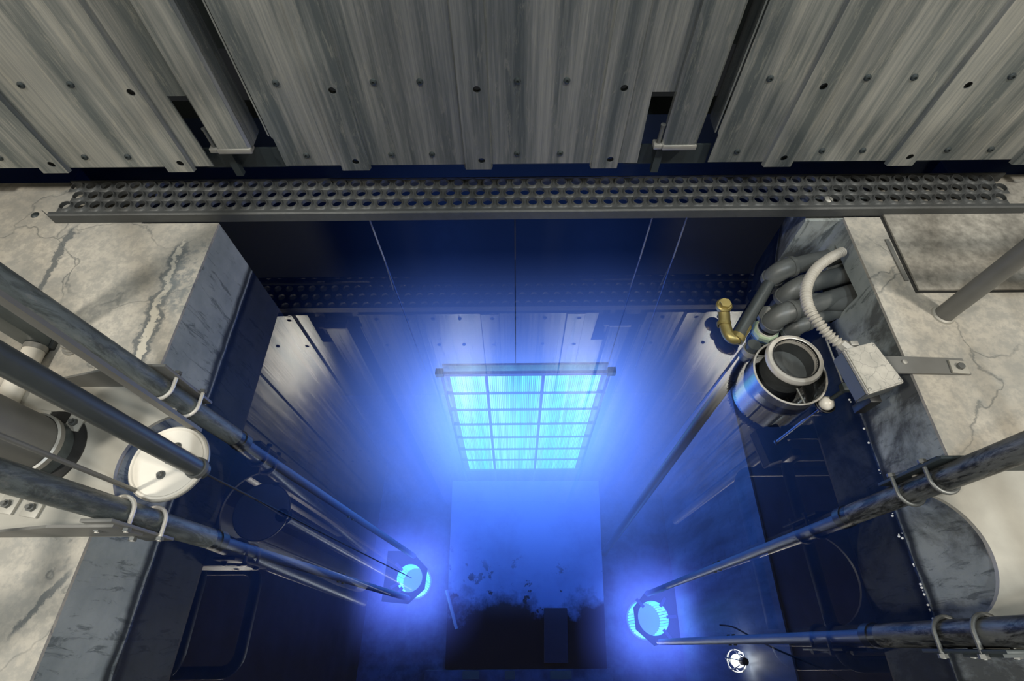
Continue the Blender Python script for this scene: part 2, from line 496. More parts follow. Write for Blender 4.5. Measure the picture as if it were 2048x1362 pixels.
# raised plate under the source rack
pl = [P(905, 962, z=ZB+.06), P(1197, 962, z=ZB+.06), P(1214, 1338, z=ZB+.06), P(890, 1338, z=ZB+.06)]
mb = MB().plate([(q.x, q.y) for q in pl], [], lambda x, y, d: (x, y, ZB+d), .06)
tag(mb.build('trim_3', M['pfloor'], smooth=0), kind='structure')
# room shell
for nm, lo, hi in (('wall_outer_left', (-5.15, -4.1, -.2), (-5, 4, 6)), ('wall_outer_right', (5, -4.1, -.2), (5.15, 4, 6)), ('wall_front', (-5, -4.15, -.2), (5, -4, 6)), ('wall_far', (-5, 3.9, -.2), (5, 4.05, 6))):
    tag(MB().box(lo, hi).build(nm, M['dark'] if nm == 'wall_far' else M['wallp'], smooth=0), kind='structure')
tag(MB().box((-5, -4, 5.6), (5, 4, 5.75)).build('ceiling', M['ceil'], smooth=0), kind='structure')

# water
mb = MB().box((-1.60, NR-.1, ZB-.1), (1.58, 1.595, 0)).bm
mb2 = MB(); mb.free()
mb2.plate([(-1.55, NR-.1), (1.56, NR-.1), (1.56, 1.62), (2.52, 1.87), (2.52, BK+.1), (-2.52, BK+.1), (-2.52, 1.87), (-1.55, 1.62)], [], lambda x, y, d: (x, y, ZB-.1+d), -ZB+.1)
wt = mb2.build('pool_water', M['water'], smooth=0)
tag(wt, 'still dark pool water mirroring the aluminium panels above', 'water', kind='stuff')

# ------------------------------------------------------------------ aluminium panels
PH = 4.65
TONG = [(.226, .349), (.735, .852), (1.252, 1.369)]
HX = [.297, .808, 1.330]
SX = [.102, .445, .609, .952, 1.126]
HZ = [.030, .340, 2.45, 2.80]
SZ = [.052, .362, 2.47, 2.82]


def make_panel(x0):
    t = thing('aluminium_panel', '', 'panel', (x0, YP, .555))
    t['_local'] = 1
    holes = [circle(x, z, .0155, 14) for x in HX for z in HZ]
    sh = MB().plate([(0, 0), (1.447, 0), (1.437, .315), (1.521, .315), (1.521, PH), (-.018, PH), (-.006, .14), (0, .13)], holes, lambda x, z, d: (x, d, z), .006)
    sh.box((-.018, .004, .14), (-.012, .10, PH))
    sh.build('sheet', M['alu'], t, smooth=0)
    for (a, b), hx in zip(TONG, HX):
        r = MB().plate([(a+.006, -.014), (b-.006, -.014), (b-.006, PH), (a+.006, PH)], [circle(hx, z, .0135, 18) for z in HZ], lambda x, z, d: (x, -.016+d, z), .004)
        for e, s in ((a, 1), (b, -1)):     # folded sides
            r.quadring([[(e, .0, z), (e+.006*s, -.016, z), (e+.009*s, -.0125, z), (e+.005*s, .0, z)] for z in (-.014, PH)])
        r.build('rib', M['alu'], t, smooth=0)
    for x in SX:
        for z in SZ:
            m = MB().lathe([(.0, -.0045), (.0055, -.0045), (.0055, -.008), (.0105, -.006), (.0125, -.001), (.0125, .001)], (x, 0, z), 14, axis=(0, 1, 0))
            m.build('screw', M['dark'], t)
    f = MB()
    f.quadring([[(1.519, .004, z), (1.519, -.02, z), (1.529, -.03, z), (1.645, -.03, z), (1.655, -.02, z), (1.655, .09, z), (1.649, .09, z), (1.649, -.02, z), (1.642, -.024, z), (1.532, -.024, z), (1.525, -.02, z), (1.525, .004, z)] for z in (.10, PH)])
    fl_ = f.build('flange', M['alu'], t, smooth=0)
    fo = MB().box((1.521, -.036, .088), (1.655, .004, .110), .004); fo.build('flange_foot', M['zinc'], t)
    MB().box((1.488, -.030, .088), (1.523, .01, .108), .004).build('lug', M['zinc'], t)
    MB().cyl((1.507, -.012, .10), (1.507, -.012, .185), .008, 12).cyl((1.507, -.012, .185), (1.507, -.012, .190), .010, 12).build('hinge_pin', M['bolt'], t)
    MB().box((1.40, .03, -.03), (1.74, .04, .062)).box((1.515, .005, -.055), (1.545, .03, .06)).build('bottom_plate', M['dark'], t, smooth=0)
    return t


def dup(t, loc, label):
    c = t.copy(); C.objects.link(c); c.location = loc; c['label'] = label
    for ch in list(t.children):
        k = ch.copy(); C.objects.link(k); k.parent = c
        for g in ch.children:
            q = g.copy(); C.objects.link(q); q.parent = k
    return c


pan = make_panel(-.925)
pan['label'] = 'middle brushed aluminium panel with three ribs, darkest of the three above the pool'
dup(pan, (-.925-1.745, YP, .555), 'left brushed aluminium panel standing above the left deck, sunlit tan sheen').__setitem__('label', 'left brushed aluminium panel, its slot and flange beside the left dark gap')
dup(pan, (-.925+1.738, YP, .555), 'right brushed aluminium panel above the right deck, right of the right dark gap')
for o in list(C.objects):
    if o.name.startswith('aluminium_panel'): o['group'] = 'aluminium panels above the pool'

# ------------------------------------------------------------------ perforated walkway plank
ga = P(104, 420, z=Z0+.05); gx1 = 2.24
gx0, gy0, gy1, gz = -2.02, 1.612, 1.815, Z0+.05
t = thing('walkway_plank', 'long grey perforated steel plank with three rows of raised holes bridging the pool', 'walkway', ((gx0+gx1)/2, 1.7, Z0))
pit = .0655
rows = [(1.655, .0), (1.7145, pit/2), (1.774, 0)]
bm = MB()
NSEG = 16


def cell(b, cx, cy, hx, hy, r, lip):
    sq = []
    for k in range(NSEG):
        a = 2*PI*k/NSEG + PI/NSEG*0
        dx, dy = math.cos(a), math.sin(a); s = 1/max(abs(dx), abs(dy))
        sq.append((cx+dx*s*hx, cy+dy*s*hy, gz))
    r1 = [(cx+(r+.008)*math.cos(2*PI*k/NSEG), cy+(r+.008)*math.sin(2*PI*k/NSEG), gz+.001) for k in range(NSEG)]
    r2 = [(cx+(r+.003)*math.cos(2*PI*k/NSEG), cy+(r+.003)*math.sin(2*PI*k/NSEG), gz+lip) for k in range(NSEG)]
    r3 = [(cx+r*math.cos(2*PI*k/NSEG), cy+r*math.sin(2*PI*k/NSEG), gz+lip) for k in range(NSEG)]
    r4 = [(cx+r*math.cos(2*PI*k/NSEG), cy+r*math.sin(2*PI*k/NSEG), gz-.006) for k in range(NSEG)]
    b.quadring([sq, r1, r2, r3, r4], cap=False)


for ry, off in rows:
    n = int((gx1-gx0-.10)/pit)
    for k in range(n):
        x = gx0+.085+off+k*pit
        if x+pit/2 > gx1: break
        cell(bm, x, ry, pit/2, .0298, .0215, .010)
bm.box((gx0+.02, gy0, gz-.003), (gx1, 1.6255, gz))
bm.build('deck', M['galv'], t)
e = MB().quadring([[(x, gy0, gz), (x, gy0-.006, gz-.006), (x, gy0-.006, gz-.05), (x, gy0, gz-.05)] for x in (gx0+.02, gx1)])
e.quadring([[(gx0+.02, gy0, gz), (gx0+.02, gy0-.006, gz-.006), (gx0+.02, gy0-.006, gz-.05), (gx0+.02, gy0, gz-.05)], [(gx0-.02, gy0+.03, gz-.002), (gx0-.021, gy0+.028, gz-.006), (gx0-.021, gy0+.028, gz-.05), (gx0-.02, gy0+.03, gz-.05)]])
e.build('front_edge', M['galv'], t, smooth=0)
MB().box((gx0+.03, gy1, gz-.05), (gx1, gy1+.005, gz-.002)).build('rear_edge', M['galv'], t, smooth=0)
q = P(1655, 397, z=gz)
MB().lathe([(.018, 0), (.018, .006), (.012, .010), (.0, .010)], (q.x, 1.655, gz), 16).build('bolt_head', M['zinc'], t)

# ------------------------------------------------------------------ poles, mounts and ring sources
ZR = -2.72


def make_pole(pb, pe, name, label, grp, zb=.36):
    pm = M['polel'] if name[0] == 'L' else M['poler']
    a = P(*pb, z=zb); b = P(*pe, z=ZR+.03); d = (a-b)/(a.z-b.z)
    at = lambda z: b+d*(z-b.z)
    t = thing('source_pole', label, 'pole', at(ZR), grp)
    MB().tube([at(-.06), at(1.0), at(2.2), at(3.6)], .036, 20).build('sleeve', pm, t)
    MB().tube([at(ZR), at(-.06)], .0215, 16).build('lower_tube', M['ltube'], t)
    MB().tube([at(-.075), at(-.035)], .040, 20).build('collar', M['bolt'], t)
    jn = at(-1.25)
    side = d.cross(Vector((0, 0, 1)))
    for s in (0, .07):
        p = at(-1.25-s)
        MB().cyl(p-Vector((0, .027, 0)), p+Vector((0, .027, 0)), .009, 10).build('joint_bolt', M['brass'], t)
    return at


LP1 = make_pole((350, 795), (826, 1111), 'L1', 'grey steel pole on the left deck, farther of the left pair', 'poles of the ring sources')
LP2 = make_pole((275, 1033), (814, 1196), 'L2', 'grey steel pole on the left deck, nearer of the left pair', 'poles of the ring sources')
RP1 = make_pole((1850, 972), (1297, 1187), 'R1', 'blackened steel pole on the right deck, farther of the right pair', 'poles of the ring sources')
RP2 = make_pole((1935, 1266), (1322, 1284), 'R2', 'blackened steel pole on the right deck, nearest the lower right corner', 'poles of the ring sources')


def make_mount(c, r, pa, pb, out, label, pmat, gmat, umat):
    """c: centre of the notch; pa, pb: far and near poles; out: -1 left deck, +1 right deck."""
    A, B = pa(.36), pb(.36)
    t = thing('pole_mount', label, 'bracket', (c[0]+out*.3, c[1], Z0))
    a0 = PI/2; n = 24
    ya, yb = A.y+.055, B.y-.055
    a1 = math.asin(.05/r)
    notch = [(c[0]+out*r*math.sin(a1+(PI-2*a1)*k/n), c[1]+r*math.cos(a1+(PI-2*a1)*k/n)) for k in range(n+1)]
    xi = c[0]+out*.049
    xo = c[0]+out*.62
    poly = [(xo, ya), (xi, ya)]+notch+[(xi, yb), (xo, yb)]
    MB().plate(poly, [], lambda x, y, d: (x, y, Z0+.001+d), .014).build('base_plate', pmat, t, smooth=0)
    for nm, Q, s in (('far', A, 1), ('near', B, -1)):
        y = Q.y+s*.052
        g = MB().plate([(xo, Z0+.014), (Q.x-out*.03, Z0+.014), (Q.x-out*.03, Z0+.15), (Q.x+out*.16, Z0+.15)], [], lambda x, z, d: (x, y-.004+d, z), .008)
        g.build('gusset', gmat, t, smooth=0)
        at = pa if s == 1 else pb
        yy = Q.y+s*.043
        MB().box((Q.x-.045, yy-.005, .215), (Q.x+.045, yy+.005, .52), .002).build('clamp_plate', gmat, t)
        for z in (.295, .435):
            p = at(z); rr = .0425
            pts = [(p.x-rr, p.y+s*.062, z), (p.x-rr, p.y, z)]+[(p.x-rr*math.cos(PI*k/12), p.y-s*rr*math.sin(PI*k/12), z) for k in range(1, 12)]+[(p.x+rr, p.y, z), (p.x+rr, p.y+s*.062, z)]
            u = MB().tube(pts, .0065, 10).build('u_bolt', umat, t)
            for sx in (-1, 1):
                nn = MB().cyl((p.x+sx*rr, p.y+s*.049, z), (p.x+sx*rr, p.y+s*.060, z), .0125, 6).build('nut', M['bolt'], u)
                nn.matrix_parent_inverse = Matrix.Identity(4); nn.location = (0, 0, 0)
    return t


make_mount((-1.125, .520), .176, LP1, LP2, -1, 'pale steel pole bracket with rounded notch on the left deck', M['plate'], M['gus'], M['rim'])
make_mount((1.245, .228), .187, RP1, RP2, 1, 'weathered steel pole bracket with rounded notch on the right deck', M['plate'], M['dark'], M['bolt'])

glowm = mat_pencils('ring_pencil_glow', 12.0, 60, (1, 1, .02))


def make_ring(poly, hc, rpx, label, tabs, matp):
    q = [P(u, v, z=ZR) for u, v in poly]; c = P(*hc, z=ZR)
    t = thing('ring_source', label, 'source', (c.x, c.y, ZB), 'blue glowing ring sources')
    MB().plate([(p.x, p.y) for p in q], [circle(c.x, c.y, rpx, 32)], lambda x, y, d: (x, y, ZR-.012+d), .014).build('ring_plate', matp, t, smooth=0)
    m = MB(); R = rpx+.012
    for k in range(40):
        a = 2*PI*k/40
        m.cyl((c.x+R*math.cos(a), c.y+R*math.sin(a), ZB+.05), (c.x+R*math.cos(a), c.y+R*math.sin(a), ZR-.016), .0085, 8)
    m.build('pencil_ring', glowm, t)
    MB().cyl((c.x, c.y, ZB), (c.x, c.y, ZB+.04), rpx+.03, 32).build('ring_base', M['rack'], t)
    for a in tabs:
        dx, dy = math.cos(a), math.sin(a)
        mt = Matrix.Translation((c.x, c.y, ZR+.006)) @ Matrix.Rotation(a, 4, 'Z')
        MB().box((rpx-.02, -.012, -.004), (rpx+.06, .012, .006), 0, mt).build('clip', M['rack'], t, smooth=0)
    return c


platem = simple('green_grey_plate', (.10, .17, .13), .5, .2, .4, 14)
RC1 = make_ring([(776, 1102), (798, 1102), (826, 1105), (855, 1137), (849, 1178), (816, 1208), (763, 1203)], (819, 1156), .108, 'glowing blue ring source between the left pole feet', (2.4, 3.6, -2.2), platem)
RC2 = make_ring([(1293, 1181), (1267, 1215), (1272, 1259), (1309, 1292), (1361, 1277), (1349, 1176)], (1307, 1236), .125, 'glowing blue ring source between the right pole feet', (.9, 0.05, -.9, 2.3), platem)

# ------------------------------------------------------------------ source rack
rt = [P(u, v, z=-.99) for u, v in ((874, 751), (1222, 751))]
zt, zb_ = -.95, -2.72
yt, yb = 1.50, 1.41
RX0, RX1 = -.405, .575
Yr = lambda z: yt+(yb-yt)*(zt-z)/(zt-zb_)
t = thing('source_rack', 'tall glowing rack of cyan source pencils in a grid standing at the pool bottom', 'rack', ((RX0+RX1)/2, 1.42, ZB+.06))
cols = [(-.405, -.180), (-.158, .190), (.212, .575)]
penm = mat_pencils('rack_pencil_glow', 6.0, 55, (1, .02, .02))
nr = 7; hh = (zt-zb_)/nr
for r in range(nr):
    za, zc = zt-hh*r-.006, zt-hh*(r+1)+.016
    for x0, x1 in cols:
        m = MB(); n = int((x1-x0)/.0125)
        for k in range(n):
            x = x0+.006+(x1-x0-.012)*k/(n-1)
            m.quadring([[(x+.0052*math.cos(2*PI*j/6), Yr(z)+.0052*math.sin(2*PI*j/6), z) for j in range(6)] for z in (zc, za)])
        m.build('pencil_module', penm, t)
for k in range(nr+1):
    z = zt-hh*k
    MB().box((RX0-.06, Yr(z)-.012, z-.005), (RX1+.06, Yr(z)+.012, z+.005)).build('cross_bar', M['rack'], t, smooth=0)
for x in (RX0-.05, -.169, .201, RX1+.05):
    MB().quadring([[(x-.007, Yr(z)-.012, z), (x+.007, Yr(z)-.012, z), (x+.007, Yr(z)+.012, z), (x-.007, Yr(z)+.012, z)] for z in (ZB+.06, zt+.02)]).build('upright', M['rack'], t, smooth=0)
MB().box((RX0-.09, yt-.012, zt+.010), (RX1+.09, yt+.010, zt+.026)).build('top_beam', M['rack'], t, smooth=0)
for x in (RX0-.06, RX1+.06):
    MB().box((x-.025, yt-.02, zt+.0), (x+.025, yt+.02, zt+.05)).build('lifting_lug', M['brass'], t, smooth=0)
# upper cover sheets above the rack, hanging in line with it
MB().box((RX0-.05, yt+.06, zt-2.0), (RX1+.05, yt+.075, zt+.01)).build('backing_sheet', M['liner'], t, smooth=0)


def cable(name, u0, u1, y, r, label, zb, mat='cable'):
    a = P(*u0, Y=y); b = P(*u1, Y=yt+.0 if zb is None else y)
    d = (b-a); 
    t0 = (Z0-.005-a.z)/d.z
    o = MB().tube([a+d*t0, b], r, 8).build('hoist_cable', M[mat])
    return tag(o, label, 'cable', 'hoist cables of the source rack')


cable('c', (742, 447), (852, 742), 1.66, .004, 'thin blue lit wire cable running down to the left end of the source rack', 1)
cable('c', (1303, 440), (1213, 738), 1.66, .004, 'thin wire cable running down to the right end of the source rack', 1)
cable('c', (1362, 470), (1270, 738), 1.66, .004, 'rightmost thin wire cable, right of the source rack', 1)
cable('c', (1030, 450), (1031, 742), 1.66, .003, 'dark centre cable hanging straight down above the source rack', 1, 'cord')

# glow in the water
def glow(name, half, dom, c, sig, amp, col, tail, label):
    o = MB().box([-h for h in dom[0]], dom[1]).build(name, mat_glow(name, half, sig, amp, col, tail), smooth=0)
    o.location = c
    return tag(o, label, 'glow', kind='stuff')


glow('rack_glow', (.46, .03, .82), ((1.5, 1.3, 1.05), (1.5, .85, 1.16)), (.07, 1.42, -1.80), .25, 1.8, (.34, .50, 1.0), (.46, 3.8, 1.25), 'blue light glowing in the water around the source rack')
for c, s, nm in ((RC1, .24, 'left'), (RC2, .24, 'right')):
    glow('ring_glow', (.08, .08, .10), ((.62, .62, .40), (.62, .62, .8)), (c.x, c.y, ZR-.05), s, 6.5, (.55, .47, 1.0), (.30, 2.2, .62), 'blue light glowing in the water around the %s ring source' % nm)

# ------------------------------------------------------------------ left deck pieces
lc = (-1.125, .520)
t = thing('plug_lid', 'round white enamel lid held by a dark vertical pole in the left notch', 'lid', (*lc, .345))
lr = .119
MB().lathe([(0, .365), (lr-.010, .365), (lr-.006, .369), (lr, .369), (lr+.003, .362), (lr+.003, .350), (lr-.01, .345), (0, .345)], (*lc, 0), 56).build('lid', M['white'], t)
MB().lathe([(lr+.0032, .352), (lr+.007, .352), (lr+.007, .360), (lr+.0032, .360)], (*lc, 0), 56, close=True).build('rim', M['zinc'], t)
for u, v in ((354, 893), (338, 920), (322, 950)):
    p = P(u, v, z=.366)
    s = MB().lathe([(.014, .365), (.014, .368), (.0085, .368), (.0085, .378), (.006, .381), (0, .381)], (p.x, p.y, 0), 14).build('stud', M['bolt'], t)
p = P(394, 936, z=.366)
tp = P(-10, 718, Y=p.y)
MB().tube([p-Vector((0, 0, .03)), p+(Vector((p.x, p.y, 3.6))-p)], .029, 20).build('pole', M['tube'], t)
MB().lathe([(.030, .362), (.036, .362), (.034, .376), (.029, .376)], (p.x, p.y, 0), 20, close=True).build('pole_socket', M['bolt'], t)

p = P(388, 856, z=.36)
MBt = MB().box((p.x-.014, p.y-.006, .335), (p.x+.014, p.y+.006, 3.5))
tag(MBt.build('guide_bar', M['gus'], smooth=0), 'thin flat steel bar standing between the far left pole and the white lid pole', 'bar')
p = P(273, 982, z=.36)
tag(MB().tube([(p.x, p.y, .35), (p.x, p.y, 3.5)], .007, 10).build('guide_rod', M['gus']), 'thin grey rod crossing in front of the fat pipe on the left', 'rod')
# rope from lid into the left ring
a = P(408, 946, z=.34); b = P(823, 1156, z=ZR)
m = bez([a, a.lerp(b, .33)+Vector((0, 0, -.02)), a.lerp(b, .66)+Vector((0, 0, -.02)), b], 8)
tag(MB().tube(m, .004, 8).build('dip_line', M['cord']), 'thin black line running from the white lid down into the left ring source', 'line')
a2 = P(300, 975, z=.34); b2 = P(700, 1150, z=-1.9)
# fat pipe
pc = P(84, 902, z=Z0+.015)
t = thing('fat_pipe', 'fat grey vertical steel pipe with a collared foot at the left edge', 'pipe', (pc.x, pc.y, Z0+.015))
PR = .098
MB().lathe([(PR, .075), (PR, 3.4), (PR-.008, 3.4), (PR-.008, .075)], (pc.x, pc.y, Z0), 40, close=True).build('pipe', M['gus'], t)
MB().lathe([(PR+.002, .062), (PR+.009, .066), (PR+.009, .084), (PR+.002, .088)], (pc.x, pc.y, Z0), 40, close=True).build('weld_ring', M['zinc'], t)
MB().lathe([(PR-.004, .016), (PR+.004, .016), (PR+.004, .070), (PR-.004, .070)], (pc.x, pc.y, Z0), 40, close=True).build('foot', M['pole'], t)
MB().lathe([(PR+.003, .0155), (PR+.042, .0155), (PR+.042, .021), (PR+.003, .021)], (pc.x, pc.y, Z0), 40, close=True).build('base_gap_ring', M['black'], t)  # flat black ring standing in for the dark gap round the foot

# bolted square washers
spots = [((150, 846), 'small square washer plate with bolt just right of the fat pipe foot, behind it'), ((80, 836), 'small square washer plate with bolt half hidden behind the fat pipe'),
         ((66, 1016), 'small square washer plate with bolt below the near left pole'), ((17, 1009), 'square washer plate with ring bolt at the left photo edge')]
for i, ((u, v), lab) in enumerate(spots):
    p = P(u, v, z=Z0+.022)
    t = thing('bolted_washer', lab, 'washer', (p.x, p.y, Z0+.015), 'square washers on the left deck')
    mt = Matrix.Translation((p.x, p.y, Z0+.0155)) @ Matrix.Rotation(-.15, 4, 'Z')
    MB().box((-.028, -.028, 0), (.028, .028, .010), .0015, mt).build('washer_plate', M['plate'], t)
    MB().cyl((p.x, p.y, Z0+.025), (p.x, p.y, Z0+.036), .0135, 6).cyl((p.x, p.y, Z0+.036), (p.x, p.y, Z0+.046), .007, 12).build('bolt', M['bolt'], t)

# pipe lying along the left edge and the post at its end
za = Z0+.036
a = P(78, 700, z=za); b = P(-60, 920, z=za); a.x = b.x = (a.x+b.x)/2
t = thing('floor_pipe', 'pale pipe lying on the left deck beside the post', 'pipe', ((a.x+b.x)/2, (a.y+b.y)/2, Z0))
MB().cyl(a, b, .034, 24).build('pipe', M['white'], t)
MB().tube([a-Vector((0, .004, 0)), a+Vector((0, .016, 0))], .037, 24).build('end_collar', M['zinc'], t)
p = P(62, 690, z=Z0+.05)
t = thing('corner_post', 'blotchy grey square post at the far end of the pale floor pipe', 'post', (a.x-.01, a.y+.05, Z0))
MB().box((a.x-.05, a.y+.018, Z0+.02), (a.x+.03, a.y+.085, 3.5), .006).build('post', M['pole'], t)
MB().box((a.x-.06, a.y+.017, Z0), (a.x+.04, a.y+.095, Z0+.02), .003).build('foot_plate', M['galv'], t)
p = P(137, 690, z=Z0+.02)
t = thing('floor_nut', 'hexagon nut and washers bolted to the left deck beside the far pole', 'nut', (p.x, p.y, Z0))
MB().lathe([(0, 0), (.034, 0), (.034, .005), (.026, .005), (.026, .012), (0, .012)], (p.x, p.y, Z0), 28).build('washer', M['zinc'], t)
MB().cyl((p.x, p.y, Z0+.012), (p.x, p.y, Z0+.032), .021, 6).build('nut', M['zinc'], t)
MB().cyl((p.x, p.y, Z0+.032), (p.x, p.y, Z0+.044), .010, 14).build('stud', M['bolt'], t)
p = P(171, 657, z=Z0)
tag(MB().box((p.x-.003, p.y-.008, Z0), (p.x+.003, p.y+.008, Z0+.035)).build('steel_tab', M['dark'], smooth=0), 'small upright steel tab on the left deck beyond the far pole', 'tab')
p = P(70, 430, z=Z0)
tag(MB().lathe([(0, .006), (.010, .006), (.016, .002), (.018, 0)], (p.x, p.y, Z0), 14).build('anchor_stub', M['dark']), 'small dark anchor stub in the left deck below the left panel', 'stub')

# ------------------------------------------------------------------ right deck pieces
c0 = P(1833, 584, z=Z0); c1 = P(1765, 436, z=Z0)
t = thing('floor_hatch', 'mottled grey hatch plate set in the right deck under the right panel', 'hatch', (2.3, 1.4, Z0))
MB().plate([(c0.x+.006, c0.y+.004), (3.0, c0.y+.004), (3.0, 1.80), (c1.x+.008, 1.80)], [], lambda x, y, d: (x, y, Z0+d), .010).build('hatch_plate', M['hatch'], t, smooth=0)
g = MB().plate([(c0.x-.006, c0.y-.006), (3.0, c0.y-.006), (3.0, c0.y+.004), (c0.x+.006, c0.y+.004), (c1.x+.008, 1.80), (c1.x-.004, 1.80)], [], lambda x, y, d: (x, y, Z0+.0005+d), .002)
g.build('seal_gap', M['black'], t, smooth=0)
a = P(1772, 480, z=Z0); b = P(1812, 562, z=Z0)
dv = (b-a).normalized(); nv = Vector((-dv.y, dv.x, 0))*.008
tag(MB().quadring([[a-nv, a+nv, a+nv+Vector((0, 0, .006)), a-nv+Vector((0, 0, .006))], [b-nv, b+nv, b+nv+Vector((0, 0, .006)), b-nv+Vector((0, 0, .006))]]).build('edge_strip', M['gus'], smooth=0), 'narrow grey steel strip lying along the left side of the hatch', 'strip')
p = P(1886, 630, z=Z0)
t = thing('steel_post', 'smooth grey round post standing on the right deck beside the hatch', 'post', (p.x, p.y, Z0))
MB().tube([(p.x, p.y, Z0), (p.x, p.y, 3.5)], .033, 28).build('post', M['gus'], t)
MB().lathe([(.034, 0), (.043, 0), (.041, .006), (.034, .010)], (p.x, p.y, Z0), 24, close=True).build('weld', M['plate'], t)

# junction box, strap and conduit
zbx = .425
bp = [P(u, v, z=zbx) for u, v in ((1688, 700), (1747, 685), (1808, 764), (1738, 787))]
t = thing('junction_box', 'cracked cream painted box cantilevered over the right pool edge', 'box', ((bp[0].x+bp[2].x)/2, (bp[0].y+bp[2].y)/2, .34))
cxy = (bp[0]+bp[1]+bp[2]+bp[3])/4
dn = lambda q, k, z: Vector((cxy.x+(q.x-cxy.x)*k, cxy.y+(q.y-cxy.y)*k, z))
m = MB().quadring([[dn(q, 1.0, .345) for q in bp], [dn(q, 1.0, .415) for q in bp]])
bmesh.ops.bevel(m.bm, geom=list(m.bm.edges), offset=.005, segments=2, affect='EDGES')
m.build('body', M['pvc'], t)
m = MB().quadring([[dn(q, 1.02, .41) for q in bp], [dn(q, 1.02, .428) for q in bp]])
bmesh.ops.bevel(m.bm, geom=list(m.bm.edges), offset=.004, segments=2, affect='EDGES')
m.build('lid', M['crack'], t)
for q in bp:
    s = dn(q, .86, .428)
    MB().lathe([(.006, 0), (.006, .0015), (.004, .003), (0, .003)], s, 10).build('lid_screw', M['zinc'], t)
p = P(1750, 800, z=.34)
MB().box((p.x-.02, p.y-.01, .24), (p.x+.02, p.y+.02, .345), .003).build('cable_gland', M['black'], t)
s0 = [P(u, v, z=Z0+.012) for u, v in ((1798, 712), (1925, 716), (1944, 748), (1797, 745))]
t = thing('strap_bracket', 'flat dark steel strap bolted to the right deck holding the cracked box', 'bracket', (s0[1].x, s0[1].y, Z0))
MB().quadring([[Vector((q.x, q.y, Z0+.001)) for q in s0], [Vector((q.x, q.y, Z0+.010)) for q in s0]]).build('strap', M['gus'], t, smooth=0)
e0, e3 = s0[0], s0[3]
MB().quadring([[Vector((e0.x, e0.y, Z0+.001)), Vector((e3.x, e3.y, Z0+.001)), Vector((e3.x, e3.y, Z0+.010)), Vector((e0.x, e0.y, Z0+.010))],
               [Vector((e0.x-.12, e0.y, Z0+.006)), Vector((e3.x-.12, e3.y, Z0+.006)), Vector((e3.x-.12, e3.y, Z0+.016)), Vector((e0.x-.12, e0.y, Z0+.016))]]).build('strap_arm', M['gus'], t, smooth=0)
p = P(1920, 733, z=Z0+.02)
mt = Matrix.Translation((p.x, p.y, Z0+.0105)) @ Matrix.Rotation(-.12, 4, 'Z')
w_ = MB().box((-.030, -.026, 0), (.030, .026, .008), .001, mt).build('washer_plate', M['plate'], t)
MB().cyl((p.x, p.y, Z0+.0185), (p.x, p.y, Z0+.030), .013, 6).build('bolt', M['bolt'], t)
p = P(1812, 722, z=Z0+.02)
MB().lathe([(.010, .010), (.009, .015), (0, .017)], (p.x, p.y, Z0), 12).build('rivet', M['zinc'], t)
# conduit
cz = [(1684, 504, .30), (1662, 515, .33), (1636, 534, .36), (1617, 562, .38), (1612, 592, .39), (1620, 622, .40), (1640, 650, .405), (1664, 676, .40), (1696, 700, .395)]
path = bez([P(u, v, z=z) for u, v, z in cz], 22)
L_ = 0; rr = []
for i, q in enumerate(path):
    if i: L_ += (q-path[i-1]).length
    rr.append(.0185+.0032*math.sin(2*PI*L_/.0125))
# resample finer for clean ribs
t = thing('flexible_conduit', 'ribbed beige flexible conduit curving from the wall opening to the cracked box', 'conduit', path[-1])
fine = []; tot = L_; nfin = int(tot/.0021); j = 0; acc = [0]
for i in range(1, len(path)): acc.append(acc[-1]+(path[i]-path[i-1]).length)
for k in range(nfin+1):
    s = tot*k/nfin
    while j < len(acc)-2 and acc[j+1] < s: j += 1
    f = (s-acc[j])/max(1e-9, acc[j+1]-acc[j]); fine.append(path[j].lerp(path[j+1], min(1, f)))
MB().tube(fine, [.0178+.0040*math.sin(2*PI*k*(tot/nfin)/.0145) for k in range(nfin+1)], 16).build('conduit_hose', M['conduit'], t, smooth=60)
d = (path[-1]-path[-4]).normalized()
MB().cyl(path[-1]-d*.03, path[-1]+d*.012, .0235, 8).build('end_fitting', M['zinc'], t)
nb = path[-1]-d*.018
MB().box((nb.x+.012, nb.y-.008, nb.z+.012), (nb.x+.040, nb.y+.010, nb.z+.026), .002).build('clamp_screw', M['zinc'], t)


def elbow_pipe(wall_px, el_px, zw, r, label, zend, clamp=True, xin=1.75, name='elbow_pipe', foot=None):
    """Pipe from the wall opening to an elbow that turns down into the water."""
    a = P(*wall_px, z=zw); e = P(*el_px, z=zw)
    t = thing(name, label, 'pipe', (e.x, e.y, zw), 'grey elbow pipes coming out of the right wall')
    dr = (a-e); dr.z = 0; dr.normalize()
    R = r*1.55
    st = e+dr*R
    MB().tube([a+dr*(xin-a.x)/max(.3, dr.x), st], r, 22).build('pipe', M['pvc'], t)
    pts = arc(st-Vector((0, 0, R)), -dr, Vector((0, 0, 1)), R, PI/2, 0, 12)
    MB().tube(pts, r*1.14, 22).build('elbow', M['pvc'], t)
    c = pts[-1]
    MB().tube([st+dr*.012, st-dr*.006], r*1.24, 22).build('socket_ring', M['pvc'], t)
    ft = foot if foot is not None else Vector((c.x, c.y, zend))
    MB().tube([c, ft], r*(.72 if foot is not None else .95), 20).build('drop_pipe', M['tube'], t)
    MB().tube([c+Vector((0, 0, .008)), c-Vector((0, 0, .014))], r*1.24, 22).build('socket_ring', M['pvc'], t)
    if clamp:
        for k in range(3):
            z = c.z-.016-.015*k
            MB().tube([(c.x, c.y, z), (c.x, c.y, z-.009)], r*1.10, 20).build('hose_clamp', M['black'], t)
    return c


